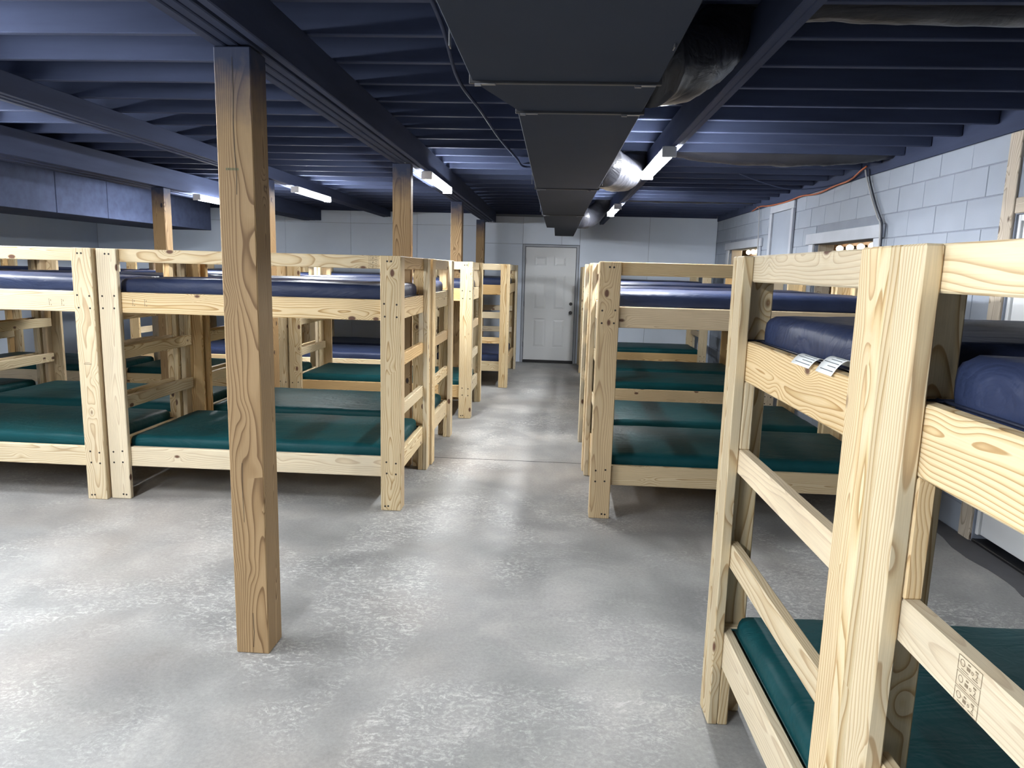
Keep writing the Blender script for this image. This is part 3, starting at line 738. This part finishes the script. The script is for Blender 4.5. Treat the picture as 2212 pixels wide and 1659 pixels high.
E2 = bunk(0.674, 0.302, 1, 1.2, 'nearest the camera, cut off by the right edge', 'nearest the camera, at the right edge')

# ------------------------------------------------------------------ cables
tag(tube('cable', [(-0.50, 2.2, 2.665), (-0.505, 3.0, 2.66), (-0.553, 3.84, 2.655), (-0.515, 4.6, 2.66), (-0.474, 5.54, 2.66), (-0.40, 6.5, 2.662), (-0.37, 6.98, 2.665), (-0.22, 7.05, 2.668)], 0.010, MAT['navy_paint'], seg=6), 'painted cable clipped along the joists left of the box duct', 'cable')
tag(tube('cable', [(XR-0.02, 10.6, 2.60), (XR-0.025, 10.2, 2.63), (XR-0.03, 9.7, 2.60), (XR-0.03, 9.0, 2.585), (XR-0.03, 8.5, 2.60), (XR-0.03, 8.0, 2.575), (XR-0.03, 7.5, 2.60), (XR-0.04, 7.1, 2.61), (XR-0.05, 6.85, 2.66), (XR-0.03, 6.78, 2.69)], 0.009, MAT['cable_orange'], seg=6), 'orange cable drooping along the top of the block wall', 'cable')
tag(tube('cable', [(XR-0.03, 6.80, 2.66), (XR-0.035, 6.74, 2.58), (XR-0.035, 6.60, 2.40), (XR-0.035, 6.44, 2.22), (XR-0.05, 6.33, 2.14), (XR-0.05, 6.31, 1.9), (XR-0.04, 6.31, 1.3)], 0.008, MAT['cable_grey'], seg=6), 'grey cable dropping down the block wall to the nearer window', 'cable')
tag(tube('cable', [(XR-0.02, 6.74, 2.66), (XR-0.03, 6.68, 2.55), (XR-0.03, 6.50, 2.32), (XR-0.03, 6.36, 2.18), (XR-0.055, 6.285, 2.12), (XR-0.05, 6.27, 1.8), (XR-0.04, 6.27, 1.3)], 0.008, MAT['cable_black'], seg=6), 'dark cable beside the grey one at the nearer window', 'cable')
tag(tube('cable', [(XR-0.02, 10.35, 2.64), (XR-0.025, 10.22, 2.60), (XR-0.03, 10.16, 2.4), (XR-0.045, 10.08, 2.2), (XR-0.04, 10.07, 1.6)], 0.007, MAT['cable_grey'], seg=6), 'thin grey cable hanging above the farther window', 'cable')
tag(tube('cable', [(1.75, 7.3, 2.675), (1.9, 7.2, 2.60), (2.2, 7.15, 2.52), (2.55, 7.1, 2.55), (XR-0.03, 7.0, 2.64)], 0.006, MAT['navy_paint'], seg=6), 'slack dark cable sagging from joists near the right wall', 'cable')

# ------------------------------------------------------------------ printed marks
def text_part(body, size, m):
    cu = bpy.data.curves.new('t', 'FONT'); cu.body = body; cu.size = size; cu.align_x = 'LEFT'
    ob = bpy.data.objects.new('t', cu); C.objects.link(ob)
    dg = bpy.context.evaluated_depsgraph_get(); me = bpy.data.meshes.new_from_object(ob.evaluated_get(dg))
    C.objects.unlink(ob); bpy.data.objects.remove(ob); me.materials.clear(); me.materials.append(m); return me

def stamp_mesh():
    """lumber grade stamp: box outline, round mark, '2' and short blurred lines; 62 x 25 mm, lying in local XY"""
    bm = bmesh.new(); w_, h_, t = 0.064, 0.026, 0.0011
    def rc(x0, y0, x1, y1): bm.faces.new([bm.verts.new(q) for q in ((x0, y0, 0), (x1, y0, 0), (x1, y1, 0), (x0, y1, 0))])
    rc(0, 0, w_, t); rc(0, h_-t, w_, h_); rc(0, t, t, h_-t); rc(w_-t, t, w_, h_-t)
    n = 16; ri, ro = 0.0052, 0.0064; c0 = Vector((0.012, 0.015, 0))
    for k_ in range(n):
        a, b_ = 2*math.pi*k_/n, 2*math.pi*(k_+1)/n
        bm.faces.new([bm.verts.new(c0+Vector((rr*math.cos(q), rr*math.sin(q), 0))) for rr, q in ((ri, a), (ro, a), (ro, b_), (ri, b_))])
    rc(0.026, 0.0185, 0.033, 0.0215); rc(0.046, 0.0185, 0.054, 0.0215); rc(0.010, 0.0036, 0.030, 0.0050); rc(0.040, 0.0036, 0.055, 0.0056)
    rc(0.024, 0.009, 0.033, 0.0155)
    tm = text_part('2', 0.014, MAT['ink']); tm.transform(Matrix.Translation((0.047, 0.0075, 0))); bm.from_mesh(tm)
    tm2 = text_part('o', 0.012, MAT['ink']); tm2.transform(Matrix.Translation((0.036, 0.009, 0))); bm.from_mesh(tm2)
    return mesh_from(bm, 'grade_stamp', MAT['ink'])
SM = stamp_mesh()
def stamp(part_of, pos, xdir, ydir):
    """stamp printed on a board of a bunk: pos in the bunk's own coordinates"""
    root = part_of
    st = bpy.data.objects.new('grade_stamp', SM); link(st, root)
    xd, yd = Vector(xdir), Vector(ydir); m = Matrix((xd, yd, xd.cross(yd))).transposed().to_4x4(); m.translation = pos; st.matrix_basis = m
    st['label'] = 'faded inked grade stamp'
    return st
# rung of the nearest bunk: three stamps one above another, on the aisle face
for i in range(3): stamp(E2[0], Vector((T-0.0001, 0.835, 0.992+0.0285*i)), (0, -1, 0), (0, 0, 1))
# top rail of the front left bunk, near its right end: three stamps
for i in range(3): stamp(A[0], Vector((BL_-PL-0.085, T-0.0001, 1.668+0.0285*i)), (1, 0, 0), (0, 0, 1))

# short vertical ink marks on the mid rails, a stamp on a plank and a faint green mill mark on the foreground post
def bars(name, rects, m, root, pos, xdir, ydir):
    bm = bmesh.new()
    for x0, y0, x1, y1 in rects: bm.faces.new([bm.verts.new(q) for q in ((x0, y0, 0), (x1, y0, 0), (x1, y1, 0), (x0, y1, 0))])
    ob = bpy.data.objects.new(name, mesh_from(bm, name, m)); link(ob, root); ob['kind'] = 'stuff'
    xd, yd = Vector(xdir), Vector(ydir); mm = Matrix((xd, yd, xd.cross(yd))).transposed().to_4x4(); mm.translation = pos; ob.matrix_basis = mm
    return ob
vb = [(0, 0.012*i, 0.004, 0.012*i+0.009) for i in range(4)] + [(0.012, 0.0, 0.018, 0.006), (0.012, 0.028, 0.016, 0.040)]
for xx in (0.215, 0.300): bars('ink_mark', vb, MAT['ink'], A[0], Vector((xx, T-0.0001, 1.372)), (1, 0, 0), (0, 0, 1))
for xx in (BL_-0.345, BL_-0.255): bars('ink_mark', vb, MAT['ink'], A0[0], Vector((xx, T-0.0001, 1.362)), (1, 0, 0), (0, 0, 1))
pb = [(0.006*i, 0.0, 0.006*i+0.0045, 0.006) for i in range(9)] + [(0.008+0.009*i, 0.011, 0.008+0.009*i+0.006, 0.015) for i in range(4)]
bars('ink_mark', pb, MAT['ink'], A0[0], Vector((BL_-0.10, 0.0003, 0.965)), (1, 0, 0), (0, 0, 1))
gm = bars('mill_mark', [(0.0075*i, 0.0, 0.0075*i+0.005, 0.009) for i in range(7)], MAT['mill_green'], near_post, Vector((0, 0, 0)), (1, 0, 0), (0, 0, 1))
gm.matrix_parent_inverse = near_post.matrix_basis.inverted(); gm.matrix_basis = Matrix.Translation((-1.310, 2.846-0.0732, 2.042)) @ Matrix.Rotation(R(90), 4, 'X')

# care tags
def care_tag(mo, lo, items, label):
    """folded paper strips; lo = attachment in the mattress' own frame"""
    e = bpy.data.objects.new('care_tag', None); e.location = lo; link(e, mo); e['label'] = label
    for prof, wd, off in items:
        bm = bmesh.new(); P = catmull(prof, 5)
        a = [bm.verts.new(q + Vector((0, off-wd/2, 0))) for q in P]; b_ = [bm.verts.new(q + Vector((0, off+wd/2, 0.0))) for q in P]
        for i in range(len(P)-1): bm.faces.new((a[i], a[i+1], b_[i+1], b_[i]))
        ob = bpy.data.objects.new('tag_leaf', mesh_from(bm, 'tag_leaf', MAT['paper'], True)); link(ob, e)
        sol = ob.modifiers.new('thick', 'SOLIDIFY'); sol.thickness = 0.0005
        # rows of print
        bm = bmesh.new(); random.seed(len(prof)*5)
        n = len(P)
        for i in range(2, n-2, 2):
            d = (P[i+1]-P[i-1]).normalized(); nn = d.cross(Vector((0, 1, 0))).normalized()
            if nn.z < 0: nn = -nn
            y0 = off-wd/2+0.006; y1 = off+wd/2-0.006-random.uniform(0, wd*0.4)
            c0 = P[i]+nn*0.0011
            bm.faces.new([bm.verts.new(c0+d*s*0.0011+Vector((0, yy, 0))) for s, yy in ((-1, y0), (1, y0), (1, y1), (-1, y1))])
        link(bpy.data.objects.new('print_lines', mesh_from(bm, 'print_lines', MAT['ink_dark'])), e)
# top mattress of the near right bunk: the tag leaves its aisle-end face
mo = E1[1]
inv = mo.matrix_basis.inverted()
base = inv @ (E1[0].matrix_basis @ Vector((0.090, 0.44, 1.466)))
sgn = 1 if (inv.to_3x3() @ Vector((-1, 0, 0))).x > 0 else -1
def pv(l): return [Vector((sgn*a, 0, c)) for a, c in l]
care_tag(mo, base, [(pv([(0.0, 0.0), (0.016, 0.006), (0.036, 0.012), (0.052, 0.004), (0.066, -0.014)]), 0.13, -0.045*sgn),
                    (pv([(0.0, 0.004), (0.010, 0.022), (0.028, 0.024), (0.046, 0.010), (0.062, -0.014)]), 0.10, 0.105*sgn)], 'white folded care tag with fine print')
# sewn label on the side of the top mattress behind the left edge bunk
mo = B0[1]; inv = mo.matrix_basis.inverted()
lb = board('sewn_label', (-0.026, -0.0015, -0.014), (0.026, 0.0015, 0.014), MAT['paper'], mo, bev=0)
lb.matrix_basis = Matrix.Translation(inv @ Vector((-3.61, B0[1].location.y-0.4905, 1.540))) @ Matrix.Rotation(R(90), 4, 'X'); lb['label'] = 'small white sewn label'
bpy.context.view_layer.update()
